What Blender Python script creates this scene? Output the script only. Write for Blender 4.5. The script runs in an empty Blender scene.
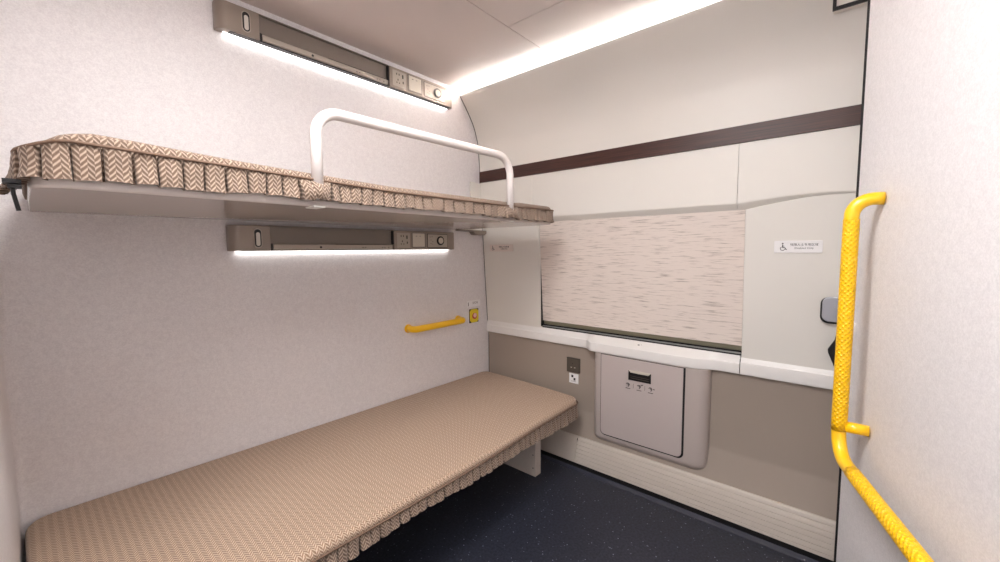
import bpy, bmesh, math, random
from mathutils import Vector, Matrix
random.seed(7)
S = bpy.context.scene
COL = S.collection
PI = math.pi
# ------------------------------------------------------------------ node helpers
def new_mat(name):
    m = bpy.data.materials.new(name); m.use_nodes = True
    nt = m.node_tree
    b = nt.nodes['Principled BSDF']
    return m, nt, b
def rgb(r, g, b):
    f = lambda c: ((c/255+0.055)/1.055)**2.4 if c/255 > 0.04045 else c/255/12.92
    return (f(r), f(g), f(b), 1)
def simple(name, c, rough=0.5, metal=0.0, spec=0.5, coat=0.0, var=0.03, scale=30, bump=0.0, bscale=400):
    m, nt, b = new_mat(name)
    n = nt.nodes.new('ShaderNodeTexNoise'); n.inputs['Scale'].default_value = scale; n.inputs['Detail'].default_value = 4
    tc = nt.nodes.new('ShaderNodeTexCoord'); nt.links.new(tc.outputs['Object'], n.inputs['Vector'])
    mx = nt.nodes.new('ShaderNodeMix'); mx.data_type = 'RGBA'
    mx.inputs[6].default_value = tuple(v*(1-var) for v in c[:3])+(1,)
    mx.inputs[7].default_value = tuple(min(1, v*(1+var)) for v in c[:3])+(1,)
    nt.links.new(n.outputs['Fac'], mx.inputs[0]); nt.links.new(mx.outputs[2], b.inputs['Base Color'])
    b.inputs['Roughness'].default_value = rough; b.inputs['Metallic'].default_value = metal
    b.inputs['Specular IOR Level'].default_value = spec; b.inputs['Coat Weight'].default_value = coat
    if bump:
        n2 = nt.nodes.new('ShaderNodeTexNoise'); n2.inputs['Scale'].default_value = bscale
        nt.links.new(tc.outputs['Object'], n2.inputs['Vector'])
        bp = nt.nodes.new('ShaderNodeBump'); bp.inputs['Strength'].default_value = bump; bp.inputs['Distance'].default_value = 0.002
        nt.links.new(n2.outputs['Fac'], bp.inputs['Height']); nt.links.new(bp.outputs['Normal'], b.inputs['Normal'])
    return m
def emit(name, c, strength):
    m, nt, b = new_mat(name)
    b.inputs['Base Color'].default_value = (0.8, 0.8, 0.8, 1)
    b.inputs['Emission Color'].default_value = c; b.inputs['Emission Strength'].default_value = strength
    return m
def laminate(name, ca, cb, rough=0.45, scale=170):
    """speckled compartment laminate"""
    m, nt, b = new_mat(name)
    tc = nt.nodes.new('ShaderNodeTexCoord')
    n = nt.nodes.new('ShaderNodeTexNoise'); n.inputs['Scale'].default_value = scale; n.inputs['Detail'].default_value = 6; n.inputs['Roughness'].default_value = 0.7
    n2 = nt.nodes.new('ShaderNodeTexNoise'); n2.inputs['Scale'].default_value = scale*0.3; n2.inputs['Detail'].default_value = 3
    ad = nt.nodes.new('ShaderNodeMath'); ad.operation = 'MULTIPLY_ADD'; ad.inputs[1].default_value = 0.35
    nt.links.new(tc.outputs['Object'], n.inputs['Vector']); nt.links.new(tc.outputs['Object'], n2.inputs['Vector'])
    nt.links.new(n2.outputs['Fac'], ad.inputs[0]); nt.links.new(n.outputs['Fac'], ad.inputs[2])
    cr = nt.nodes.new('ShaderNodeValToRGB')
    cr.color_ramp.elements[0].position = 0.52; cr.color_ramp.elements[0].color = ca
    cr.color_ramp.elements[1].position = 0.82; cr.color_ramp.elements[1].color = cb
    nt.links.new(ad.outputs[0], cr.inputs[0]); nt.links.new(cr.outputs[0], b.inputs['Base Color'])
    b.inputs['Roughness'].default_value = rough
    bp = nt.nodes.new('ShaderNodeBump'); bp.inputs['Strength'].default_value = 0.12; bp.inputs['Distance'].default_value = 0.001
    nt.links.new(n.outputs['Fac'], bp.inputs['Height']); nt.links.new(bp.outputs['Normal'], b.inputs['Normal'])
    return m
def mth(nt, op, a, b=None, c=None):
    n = nt.nodes.new('ShaderNodeMath'); n.operation = op
    for i, v in enumerate((a, b, c)):
        if v is None: continue
        if isinstance(v, (int, float)): n.inputs[i].default_value = v
        else: nt.links.new(v, n.inputs[i])
    return n.outputs[0]
def chevron_fabric(name, light, dark, p, q, mixfac=1.0):
    m, nt, b = new_mat(name)
    uv = nt.nodes.new('ShaderNodeUVMap'); uv.uv_map = 'UVMap'
    sp = nt.nodes.new('ShaderNodeSeparateXYZ'); nt.links.new(uv.outputs[0], sp.inputs[0])
    nz = nt.nodes.new('ShaderNodeTexNoise'); nz.inputs['Scale'].default_value = 60; nt.links.new(uv.outputs[0], nz.inputs['Vector'])
    u = mth(nt, 'DIVIDE', sp.outputs[0], p)
    tri = mth(nt, 'PINGPONG', u, 0.5)
    v = mth(nt, 'DIVIDE', sp.outputs[1], q)
    s = mth(nt, 'MULTIPLY_ADD', tri, 2.0, v)
    s = mth(nt, 'MULTIPLY_ADD', nz.outputs['Fac'], 0.5, s)
    col = mth(nt, 'FLOOR', mth(nt, 'MULTIPLY', u, 2.0))
    odd = mth(nt, 'PINGPONG', col, 1.0)
    s = mth(nt, 'MULTIPLY_ADD', odd, 0.38, s)
    fr = mth(nt, 'PINGPONG', s, 0.5)                       # 0..0.5
    fac = mth(nt, 'MULTIPLY', fr, 2.0)
    cr = nt.nodes.new('ShaderNodeValToRGB')
    cr.color_ramp.elements[0].position = 0.38; cr.color_ramp.elements[0].color = dark
    cr.color_ramp.elements[1].position = 0.85; cr.color_ramp.elements[1].color = light
    nt.links.new(fac, cr.inputs[0])
    # thin thread texture
    th = nt.nodes.new('ShaderNodeTexNoise'); th.inputs['Scale'].default_value = 900; nt.links.new(uv.outputs[0], th.inputs['Vector'])
    k = mth(nt, 'MULTIPLY_ADD', th.outputs['Fac'], 0.35, 0.78)
    k = mth(nt, 'MULTIPLY', k, mth(nt, 'MULTIPLY_ADD', odd, 0.14, 0.90))
    mul = nt.nodes.new('ShaderNodeMix'); mul.data_type = 'RGBA'; mul.blend_type = 'MULTIPLY'; mul.inputs[0].default_value = 1
    cmb = nt.nodes.new('ShaderNodeCombineColor')
    for i in range(3): nt.links.new(k, cmb.inputs[i])
    nt.links.new(cr.outputs[0], mul.inputs[6]); nt.links.new(cmb.outputs[0], mul.inputs[7])
    nt.links.new(mul.outputs[2], b.inputs['Base Color'])
    b.inputs['Roughness'].default_value = 0.85; b.inputs['Specular IOR Level'].default_value = 0.2
    b.inputs['Sheen Weight'].default_value = 0.15
    bp = nt.nodes.new('ShaderNodeBump'); bp.inputs['Strength'].default_value = 0.5; bp.inputs['Distance'].default_value = 0.0015
    nt.links.new(fac, bp.inputs['Height']); nt.links.new(bp.outputs['Normal'], b.inputs['Normal'])
    return m
# ------------------------------------------------------------------ materials
M = {}
M['wall'] = laminate('speckled laminate', rgb(217, 212, 213), rgb(234, 230, 230), scale=230)
M['wallR'] = laminate('speckled laminate light', rgb(212, 209, 210), rgb(228, 225, 226), scale=230)
M['under'] = simple('berth underside', rgb(206, 194, 186), 0.13, var=.02, scale=120)
M['white'] = simple('moulded white plastic', rgb(226, 222, 215), 0.38, var=0.01, scale=4)
M['ledge'] = simple('ledge white solid surface', rgb(232, 229, 226), 0.3, var=0.01, scale=5)
M['ceil'] = simple('ceiling panel', rgb(218, 206, 200), 0.55, var=0.01, scale=3)
M['taupe'] = simple('taupe wall panel', rgb(158, 145, 134), 0.5, var=0.02, scale=200, bump=0.05)
M['kick'] = simple('light taupe kick moulding', rgb(196, 186, 176), 0.45, var=0.02, scale=20)
M['bin'] = simple('grey beige bin body', rgb(184, 172, 166), 0.42, var=0.015, scale=120, bump=0.05)
M['bindoor'] = simple('grey beige bin door', rgb(190, 178, 174), 0.45, var=0.015, scale=120, bump=0.05)
M['gap'] = simple('black rubber seal', rgb(16, 14, 16), 0.6)
M['black'] = simple('black plastic', rgb(20, 18, 20), 0.4)
M['darkline'] = simple('dark seam', rgb(36, 30, 28), 0.8)
M['yellow'] = simple('yellow gloss coating', rgb(250, 196, 8), 0.28, coat=0.4, var=0.02)
M['tube'] = simple('white enamelled tube', rgb(222, 214, 210), 0.3, coat=0.3, var=0.01)
M['lamp'] = simple('grey brown lamp housing', rgb(150, 138, 128), 0.35, metal=0.35, var=0.02, scale=40)
M['lamprec'] = simple('dark grey lamp recess', rgb(128, 118, 110), 0.38, metal=0.3, var=0.02, scale=40)
M['lampplate'] = simple('light grey module plate', rgb(176, 166, 154), 0.4, metal=0.2, var=0.02)
M['lamplite'] = simple('pale rocker plate', rgb(208, 200, 186), 0.35, var=0.02)
M['chrome'] = simple('satin chrome', rgb(205, 205, 205), 0.22, metal=1.0, var=0.02)
M['silver'] = simple('silver painted plate', rgb(176, 178, 186), 0.35, metal=0.6, var=0.02)
M['sign'] = simple('white sign plate', rgb(240, 238, 238), 0.4, var=0.005)
M['signbeige'] = simple('ivory sign plate', rgb(226, 214, 206), 0.4, var=0.005)
M['ink'] = simple('black ink', rgb(30, 26, 28), 0.6)
M['greyink'] = simple('grey ink', rgb(96, 88, 86), 0.6)
M['callyellow'] = simple('call plate yellow', rgb(232, 208, 40), 0.4)
M['red'] = simple('red button', rgb(190, 40, 40), 0.35)
M['pinkw'] = simple('pale button centre', rgb(240, 200, 190), 0.35)
M['socket'] = simple('dark bronze socket', rgb(92, 84, 76), 0.42, metal=0.3)
M['rail'] = simple('olive grey aluminium', rgb(136, 132, 112), 0.35, metal=0.5, var=0.03)
M['track'] = simple('grey brush track', rgb(150, 150, 148), 0.5, metal=0.3, var=0.2, scale=300)
M['glass'] = simple('window glass', rgb(190, 200, 205), 0.05)
M['glass'].node_tree.nodes['Principled BSDF'].inputs['Transmission Weight'].default_value = 0.9
M['legw'] = simple('pale leg panel', rgb(214, 202, 192), 0.45, var=0.01)
M['piping'] = simple('brown piping', rgb(112, 88, 72), 0.8, var=0.1, scale=300)
M['fabU'] = chevron_fabric('chevron fabric', rgb(172, 152, 136), rgb(108, 88, 74), 0.0215, 0.0125)
M['fabL'] = chevron_fabric('chevron fabric fine', rgb(212, 190, 170), rgb(150, 122, 100), 0.020, 0.0105)
M['stripE'] = emit('reading lamp diffuser', (1, 0.975, 0.95, 1), 2.6)
M['coveE'] = emit('cove diffuser', (1, 0.99, 0.97, 1), 32.0)
M['edgeE'] = emit('painted cove edge glow', (1, 0.985, 0.96, 1), .45)
M['ceilE2'] = emit('unseen passage light', (1, 0.99, 0.985, 1), 8.0)
M['ceilE'] = emit('unseen overhead light', (1, 0.99, 0.985, 1), 10.0)
M['oval'] = simple('switch lens', rgb(214, 208, 200), 0.2)
# floor: dark navy vinyl with pale flecks
def floor_mat():
    m, nt, b = new_mat('navy flecked vinyl')
    tc = nt.nodes.new('ShaderNodeTexCoord')
    vo = nt.nodes.new('ShaderNodeTexVoronoi'); vo.inputs['Scale'].default_value = 75; vo.inputs['Randomness'].default_value = 1
    nt.links.new(tc.outputs['Object'], vo.inputs['Vector'])
    sel = nt.nodes.new('ShaderNodeSeparateColor'); nt.links.new(vo.outputs['Color'], sel.inputs[0])
    big = mth(nt, 'GREATER_THAN', sel.outputs[0], 0.80)
    near = mth(nt, 'LESS_THAN', vo.outputs['Distance'], 0.20)
    f = mth(nt, 'MULTIPLY', big, near)
    f = mth(nt, 'MULTIPLY', f, mth(nt, 'MULTIPLY_ADD', sel.outputs[1], 0.5, 0.15))
    n = nt.nodes.new('ShaderNodeTexNoise'); n.inputs['Scale'].default_value = 90; n.inputs['Detail'].default_value = 5
    nt.links.new(tc.outputs['Object'], n.inputs['Vector'])
    cr = nt.nodes.new('ShaderNodeValToRGB')
    cr.color_ramp.elements[0].position = .35; cr.color_ramp.elements[0].color = rgb(32, 34, 43)
    cr.color_ramp.elements[1].position = .7; cr.color_ramp.elements[1].color = rgb(52, 55, 68)
    nt.links.new(n.outputs['Fac'], cr.inputs[0])
    mx = nt.nodes.new('ShaderNodeMix'); mx.data_type = 'RGBA'; mx.inputs[7].default_value = rgb(180, 186, 205)
    nt.links.new(f, mx.inputs[0]); nt.links.new(cr.outputs[0], mx.inputs[6])
    nt.links.new(mx.outputs[2], b.inputs['Base Color'])
    b.inputs['Roughness'].default_value = 0.38; b.inputs['Specular IOR Level'].default_value = 0.4
    bp = nt.nodes.new('ShaderNodeBump'); bp.inputs['Strength'].default_value = 0.15; bp.inputs['Distance'].default_value = 0.002
    nt.links.new(n.outputs['Fac'], bp.inputs['Height']); nt.links.new(bp.outputs['Normal'], b.inputs['Normal'])
    return m
M['floor'] = floor_mat()
def wood_mat():
    m, nt, b = new_mat('dark walnut strip')
    tc = nt.nodes.new('ShaderNodeTexCoord'); mp = nt.nodes.new('ShaderNodeMapping')
    mp.inputs['Scale'].default_value = (40, 3, 120)
    nt.links.new(tc.outputs['Object'], mp.inputs[0])
    n = nt.nodes.new('ShaderNodeTexNoise'); n.inputs['Scale'].default_value = 1.6; n.inputs['Detail'].default_value = 6
    nt.links.new(mp.outputs[0], n.inputs['Vector'])
    cr = nt.nodes.new('ShaderNodeValToRGB')
    cr.color_ramp.elements[0].position = .35; cr.color_ramp.elements[0].color = rgb(50, 22, 16)
    cr.color_ramp.elements[1].position = .7; cr.color_ramp.elements[1].color = rgb(80, 42, 31)
    nt.links.new(n.outputs['Fac'], cr.inputs[0]); nt.links.new(cr.outputs[0], b.inputs['Base Color'])
    b.inputs['Roughness'].default_value = 0.42
    return m
M['wood'] = wood_mat()
M['coveedge'] = simple('glossy navy vinyl edge', rgb(48, 51, 64), 0.25, coat=0.5, var=.05)
def blind_mat():
    m, nt, b = new_mat('slub woven blind')
    tc = nt.nodes.new('ShaderNodeTexCoord'); mp = nt.nodes.new('ShaderNodeMapping')
    mp.inputs['Scale'].default_value = (1, 6, 110)
    nt.links.new(tc.outputs['Object'], mp.inputs[0])
    n = nt.nodes.new('ShaderNodeTexNoise'); n.inputs['Scale'].default_value = 1.3; n.inputs['Detail'].default_value = 5; n.inputs['Roughness'].default_value = .65
    nt.links.new(mp.outputs[0], n.inputs['Vector'])
    cr = nt.nodes.new('ShaderNodeValToRGB')
    cr.color_ramp.elements[0].position = .30; cr.color_ramp.elements[0].color = rgb(160, 145, 136)
    cr.color_ramp.elements[1].position = .47; cr.color_ramp.elements[1].color = rgb(224, 212, 203)
    nt.links.new(n.outputs['Fac'], cr.inputs[0]); nt.links.new(cr.outputs[0], b.inputs['Base Color'])
    b.inputs['Roughness'].default_value = 0.8
    bp = nt.nodes.new('ShaderNodeBump'); bp.inputs['Strength'].default_value = 0.25; bp.inputs['Distance'].default_value = 0.002
    nt.links.new(n.outputs['Fac'], bp.inputs['Height']); nt.links.new(bp.outputs['Normal'], b.inputs['Normal'])
    return m
M['blind'] = blind_mat()
def knurl_mat():
    m, nt, b = new_mat('yellow knurled grip')
    uv = nt.nodes.new('ShaderNodeUVMap'); uv.uv_map = 'UVMap'
    sp = nt.nodes.new('ShaderNodeSeparateXYZ'); nt.links.new(uv.outputs[0], sp.inputs[0])
    a = mth(nt, 'MULTIPLY', sp.outputs[0], 2*PI*9); l = mth(nt, 'MULTIPLY', sp.outputs[1], 2*PI/0.0140)
    s1 = mth(nt, 'COSINE', mth(nt, 'ADD', a, l)); s2 = mth(nt, 'COSINE', mth(nt, 'SUBTRACT', a, l))
    h = mth(nt, 'MULTIPLY', mth(nt, 'ADD', s1, s2), 0.5)
    h = mth(nt, 'MAXIMUM', h, -0.2)
    b.inputs['Base Color'].default_value = rgb(250, 194, 6)
    b.inputs['Roughness'].default_value = 0.32
    bp = nt.nodes.new('ShaderNodeBump'); bp.inputs['Strength'].default_value = 0.9; bp.inputs['Distance'].default_value = 0.0022
    nt.links.new(h, bp.inputs['Height']); nt.links.new(bp.outputs['Normal'], b.inputs['Normal'])
    return m
M['knurl'] = knurl_mat()
# ------------------------------------------------------------------ mesh helpers
def link(name, bm, mat, parent=None, smooth=False, bevel=0.0, seg=2, autosmooth=True):
    me = bpy.data.meshes.new(name)
    bmesh.ops.recalc_face_normals(bm, faces=bm.faces[:])
    bm.to_mesh(me); bm.free()
    me.materials.append(mat)
    o = bpy.data.objects.new(name, me); COL.objects.link(o)
    if parent is not None: o.parent = parent; o.matrix_parent_inverse = parent.matrix_basis.inverted() if False else Matrix()
    if smooth:
        for p in me.polygons: p.use_smooth = True
    if bevel:
        md = o.modifiers.new('b', 'BEVEL'); md.width = bevel; md.segments = seg; md.limit_method = 'ANGLE'; md.angle_limit = math.radians(40)
        md.harden_normals = False
        for p in me.polygons: p.use_smooth = True
        w = o.modifiers.new('wn', 'WEIGHTED_NORMAL'); w.keep_sharp = True
    return o
def box(bm, x0, x1, y0, y1, z0, z1):
    vs = [bm.verts.new(p) for p in [(x0,y0,z0),(x1,y0,z0),(x1,y1,z0),(x0,y1,z0),(x0,y0,z1),(x1,y0,z1),(x1,y1,z1),(x0,y1,z1)]]
    for f in ((0,3,2,1),(4,5,6,7),(0,1,5,4),(1,2,6,5),(2,3,7,6),(3,0,4,7)): bm.faces.new([vs[i] for i in f])
def B(*a):
    bm = bmesh.new(); box(bm, *a); return bm
def prism(pts, axis, a, b, bm=None):
    """extrude a 2D outline between a and b along axis ('x': pts=(y,z); 'y': pts=(x,z); 'z': pts=(x,y))"""
    bm = bm or bmesh.new()
    def P(p, t):
        return {'x': (t, p[0], p[1]), 'y': (p[0], t, p[1]), 'z': (p[0], p[1], t)}[axis]
    v0 = [bm.verts.new(P(p, a)) for p in pts]; v1 = [bm.verts.new(P(p, b)) for p in pts]
    n = len(pts)
    bm.faces.new(v0[::-1]); bm.faces.new(v1)
    for i in range(n): bm.faces.new([v0[i], v0[(i+1) % n], v1[(i+1) % n], v1[i]])
    return bm
def rrect(u0, u1, v0, v1, r, seg=6, corners=(1,1,1,1)):
    """rounded rectangle outline; corners: (u0v0, u1v0, u1v1, u0v1)"""
    out = []
    cs = [(u0+r, v0+r, PI, 1.5*PI, corners[0], (u0, v0)), (u1-r, v0+r, 1.5*PI, 2*PI, corners[1], (u1, v0)),
          (u1-r, v1-r, 0, .5*PI, corners[2], (u1, v1)), (u0+r, v1-r, .5*PI, PI, corners[3], (u0, v1))]
    for cx, cy, a0, a1, on, sharp in cs:
        if not on: out.append(sharp); continue
        for i in range(seg+1):
            a = a0+(a1-a0)*i/seg; out.append((cx+r*math.cos(a), cy+r*math.sin(a)))
    return out
def fillet(pts, rad, seg=8):
    """3D polyline with filleted corners"""
    pts = [Vector(p) for p in pts]; out = [pts[0]]
    for i in range(1, len(pts)-1):
        p = pts[i]; a = (pts[i-1]-p); b = (pts[i+1]-p); r = rad[i-1] if isinstance(rad, (list, tuple)) else rad
        ang = a.angle(b); d = r/math.tan(ang/2); a.normalize(); b.normalize()
        s = p+a*d; e = p+b*d; c = p+(a+b).normalized()*(r/math.sin(ang/2))
        for k in range(seg+1):
            t = k/seg; th = (PI-ang)
            q = (s-c); q2 = (e-c)
            v = (q*math.sin((1-t)*th)+q2*math.sin(t*th))/math.sin(th)
            out.append(c+v)
    out.append(pts[-1]); return out
def tube(path, r, n=20, bm=None, caps=True, rfun=None):
    bm = bm or bmesh.new()
    uvl = bm.loops.layers.uv.get('UVMap') or bm.loops.layers.uv.new('UVMap')
    path = [Vector(p) for p in path]
    t0 = (path[1]-path[0]).normalized()
    nrm = t0.orthogonal().normalized(); rings = []; ls = [0.0]
    for i, p in enumerate(path):
        if i == 0: t = t0
        elif i == len(path)-1: t = (path[-1]-path[-2]).normalized()
        else: t = ((path[i+1]-p).normalized()+(p-path[i-1]).normalized()).normalized()
        nrm = (nrm-t*nrm.dot(t)).normalized(); bn = t.cross(nrm)
        if i: ls.append(ls[-1]+(p-path[i-1]).length)
        rr = rfun(ls[-1]) if rfun else r
        rings.append([bm.verts.new(p+(nrm*math.cos(2*PI*k/n)+bn*math.sin(2*PI*k/n))*rr) for k in range(n)])
    for i in range(len(rings)-1):
        for k in range(n):
            f = bm.faces.new([rings[i][k], rings[i][(k+1) % n], rings[i+1][(k+1) % n], rings[i+1][k]])
            for lp, (uu, vv) in zip(f.loops, ((k/n, ls[i]), ((k+1)/n, ls[i]), ((k+1)/n, ls[i+1]), (k/n, ls[i+1]))):
                lp[uvl].uv = (uu, vv)
    if caps:
        bm.faces.new(rings[0][::-1]); bm.faces.new(rings[-1])
    return bm
def disc(bm, c, axis, r, h, n=24, sx=1.0):
    c = Vector(c); a = Vector(axis).normalized(); u = a.orthogonal().normalized(); 
    if abs(a.z) < .9: u = a.cross(Vector((0,0,1))).normalized()
    v = a.cross(u)
    r0 = [bm.verts.new(c+(u*math.cos(2*PI*k/n)*sx+v*math.sin(2*PI*k/n))*r) for k in range(n)]
    r1 = [bm.verts.new(p.co+a*h) for p in r0]
    bm.faces.new(r0[::-1]); bm.faces.new(r1)
    for k in range(n): bm.faces.new([r0[k], r0[(k+1) % n], r1[(k+1) % n], r1[k]])
    return bm
def tag(o, label=None, cat=None, group=None, kind=None):
    if label: o['label'] = label
    if cat: o['category'] = cat
    if group: o['group'] = group
    if kind: o['kind'] = kind
    return o
def thing(name, label, cat, loc=(0,0,0), group=None):
    o = bpy.data.objects.new(name, None); COL.objects.link(o); o.location = loc
    return tag(o, label, cat, group)
def struct(name, bm, mat, label=None, **k):
    o = link(name, bm, mat, **k); o['kind'] = 'structure'
    if label: o['label'] = label
    return o
def reloc(o, parent):
    """parent a part built in world coordinates under a thing whose empty sits at its base"""
    o.data.transform(Matrix.Translation(-parent.location)); o.parent = parent
    return o
def part(name, bm, mat, parent, label=None, **k):
    o = link(name, bm, mat, **k); reloc(o, parent)
    if label: o['label'] = label
    return o
def sub(name, bm, mat, parent_part, label=None, **k):
    o = link(name, bm, mat, **k)
    root = parent_part.parent
    o.data.transform(Matrix.Translation(-root.location)); o.parent = parent_part
    if label: o['label'] = label
    return o
def text_bm(body, size, mat4, depth=0.0004, squash=1.0):
    """text laid in the local XY plane, centred, then moved by mat4"""
    c = bpy.data.curves.new('lettering', 'FONT'); c.body = body; c.size = size; c.align_x = 'CENTER'; c.align_y = 'CENTER'; c.extrude = depth; c.resolution_u = 2
    o = bpy.data.objects.new('lettering', c); COL.objects.link(o)
    bpy.context.view_layer.update()
    me = bpy.data.meshes.new_from_object(o.evaluated_get(bpy.context.evaluated_depsgraph_get()))
    bm = bmesh.new(); bm.from_mesh(me)
    bpy.data.objects.remove(o); bpy.data.curves.remove(c); bpy.data.meshes.remove(me)
    bmesh.ops.transform(bm, matrix=mat4 @ Matrix.Diagonal((squash, 1, 1, 1)), verts=bm.verts[:])
    return bm
def frame(origin, u, v):
    """matrix mapping local x->u, y->v, z->u x v"""
    u = Vector(u).normalized(); v = Vector(v).normalized(); w = u.cross(v)
    m = Matrix((( u.x, v.x, w.x, origin[0]), (u.y, v.y, w.y, origin[1]), (u.z, v.z, w.z, origin[2]), (0,0,0,1)))
    return m
YB = 2.02            # bed wall plane
ZC = 2.42            # ceiling
YR = -0.34           # where the window wall is cut off, behind the oblique wall
# oblique wall frame
TA = math.radians(17); T = Vector((math.cos(TA), math.sin(TA), 0)); N = Vector((-T.y, T.x, 0)); MP = Vector((1.508, -.074, 0))
def ob(t, o, z): p = MP+T*t+N*o; return (p.x, p.y, z)
# ================================================================== ROOM SHELL
BX = -1.25
struct('floor', B(BX, 2.30, -1.2, YB+.05, -.05, 0), M['floor'])
def ceiling_piece(nm, pts):
    return struct(nm, prism(pts, 'z', ZC, ZC+.04), M['ceil'])
# ceiling panels meeting in fine seams
g = 0.0022
ceiling_piece('ceiling', [(BX, 1.287+g), (2.02, 1.287+g), (2.02, YB+.05), (BX, YB+.05)])
ceiling_piece('ceiling', [(1.58+g, -1.2), (2.02, -1.2), (2.02, 1.287-g), (1.58+g, 1.287-g)])
ceiling_piece('ceiling', [(BX, -1.2), (1.58-g, -1.2), (1.58-g, 1.287-g), (BX, 1.287-g)])
struct('ceiling', B(BX, 2.4, -1.2, YB+.05, ZC+.041, ZC+.08), M['darkline'])
struct('wall_left', B(-.07, 2.32, YB, YB+.05, -.05, ZC+.04), M['wall'])
# cabin partition at the head of the berths, with a rounded inner corner
pts = [(-.12, YB), (-.12, .93)] + [(-.12+.05*0, .93)] + [(-.07, .93), (-.07, YB-.03)]
for i in range(7):
    a = i/6*PI/2; pts.append((-.07+.022*(1-math.cos(a)), YB-.022+.022*math.sin(a)))
struct('wall_head', prism([(-.12, YB), (-.12, .93), (-.07, .93), (-.07, YB-.022)]+[(-.07+.022*(1-math.cos(i/6*PI/2)), YB-.022+.022*math.sin(i/6*PI/2)) for i in range(1, 7)], 'z', 0, ZC), M['wall'])
struct('wall_rear', B(BX-.05, BX, -1.2, .98, 0, ZC), M['wall'])
struct('wall_corridor', B(BX, -.12, .93, .98, 0, ZC), M['wall'])
# oblique wall carrying the tall grab rail: slab with a rounded leading edge
te = 0.179
out = [(te-.012, 0)]
for i in range(1, 7):
    a = i/6*PI/2; out.append((te-.012+.012*math.sin(a), -.012+.012*math.cos(a)))
out += [(te, -.045), (-3.05, -.045), (-3.05, 0)]
struct('wall_right', prism([tuple(ob(t, o, 0)[:2]) for t, o in out], 'z', 0, ZC), M['wallR'])
e1 = ob(te, -.012, 0); e2 = ob(te+.006, -.045, 0)
struct('trim_1', prism([tuple(ob(te+.0003, -.010, 0)[:2]), tuple(ob(te+.013, -.001, 0)[:2]), tuple(ob(te+.015, -.003, 0)[:2]), tuple(ob(te+.015, -.045, 0)[:2]), tuple(ob(te+.0003, -.045, 0)[:2])], 'z', 0, ZC), M['gap'], label='black rubber seal along the oblique wall edge')
# return wall from the oblique wall end to the window wall
q = ob(te, -.05, 0)
struct('wall_return', prism([(q[0], q[1]-.012), (2.32, -.075), (2.32, -.125), (q[0]-.02, q[1]-.06)], 'z', 0, ZC), M['wallR'])
# ------------------------------------------------ window wall, built as moulded profiles (x, z)
YR = -.08
def prof(pts, y0, y1, xb=2.33):
    p = list(pts); p = p+[(xb, p[-1][1]), (xb, p[0][1])]
    return prism(p, 'y', y0, y1)
def smoothprof(name, pts, y0, y1, mat, label=None, xb=2.33, bevel=0):
    o = struct(name, prof(pts, y0, y1, xb), mat, label=label)
    me = o.data
    for p in me.polygons:
        if abs(p.normal.y) < .5 and p.normal.x < .3: p.use_smooth = True
    try: me.set_sharp_from_angle(angle=math.radians(28))
    except Exception: pass
    return o
def catmull(P, n=6):
    out = []
    for i in range(len(P)-1):
        p0 = P[max(i-1, 0)]; p1 = P[i]; p2 = P[i+1]; p3 = P[min(i+2, len(P)-1)]
        for k in range(n):
            t = k/n
            out.append(tuple(0.5*((2*p1[j])+(-p0[j]+p2[j])*t+(2*p0[j]-5*p1[j]+4*p2[j]-p3[j])*t*t+(-p0[j]+3*p1[j]-3*p2[j]+p3[j])*t**3) for j in (0, 1)))
    out.append(P[-1]); return out
# upper curved panel, from walnut strip to the lit cove
up = catmull([(2.147, 1.900), (2.140, 2.0), (2.128, 2.10), (2.090, 2.204), (2.031, 2.292), (1.978, 2.358)])+[(1.960, 2.378), (1.957, 2.386), (1.959, 2.393), (1.965, 2.3965), (2.0, 2.3975)]
YE = YB-.007
smoothprof('wall_front', up, YR, YE, M['white'])
struct('trim_10', prof([(x+.002, z) for x, z in up], YE, YB), M['gap'], label='dark seam in the corner of the window wall')
struct('trim_11', prof([(2.226, .20), (2.226, .735), (2.216, .80), (2.170, 1.53), (2.160, 1.60), (2.156, 1.82), (2.147, 1.823), (2.147, 1.90)], YE, YB), M['gap'])
# walnut strip
struct('trim_2', prof([(2.141, 1.824), (2.141, 1.900)], YR, YE), M['wood'], label='dark walnut strip along the window wall')
# middle panels with the rolled lip above the blind
def zb(y):   # bottom of the lip
    if y >= .37: return 1.516
    t = min(1, (.37-y)/.40); return 1.516+.048*math.sin(t*PI/2)
def lipr(y):
    if y >= .37: return .040
    t = min(1, (.37-y)/.40); return .040*(1-t)+.010*t
def middle(name, y0, y1):
    bm = bmesh.new(); ns = max(2, int(abs(y1-y0)/.02)); rows = []
    for i in range(ns+1):
        y = y0+(y1-y0)*i/ns; r = lipr(y); z = zb(y)
        P = [(2.148, 1.823), (2.150, z+r+.004)]
        for k in range(4):
            a = k/3*PI/4; P.append((2.150+(1-math.cos(a))*.012, z+r-math.sin(a)*.012))
        for k in range(4):
            a = PI/4+k/3*PI/4; P.append((2.150+r*.95-.006*math.cos(a), z+.006-math.sin(a)*.006))
        P += [(2.30, z), (2.30, 1.823)]
        rows.append([bm.verts.new((x, y, zz)) for x, zz in P])
    n = len(rows[0])
    for i in range(ns):
        for k in range(n): bm.faces.new([rows[i][k], rows[i+1][k], rows[i+1][(k+1) % n], rows[i][(k+1) % n]])
    bm.faces.new(rows[0]); bm.faces.new(rows[-1][::-1])
    o = struct(name, bm, M['white'])
    for p in o.data.polygons: p.use_smooth = True
    try: o.data.set_sharp_from_angle(angle=math.radians(30))
    except Exception: pass
    return o
middle('wall_front', 1.5575, YE); middle('wall_front', .3905, 1.5555); middle('wall_front', YR, .3885)
struct('trim_3', B(2.158, 2.32, YR, YB, 1.60, 1.82), M['darkline'])   # backing seen only in the seams
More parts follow.
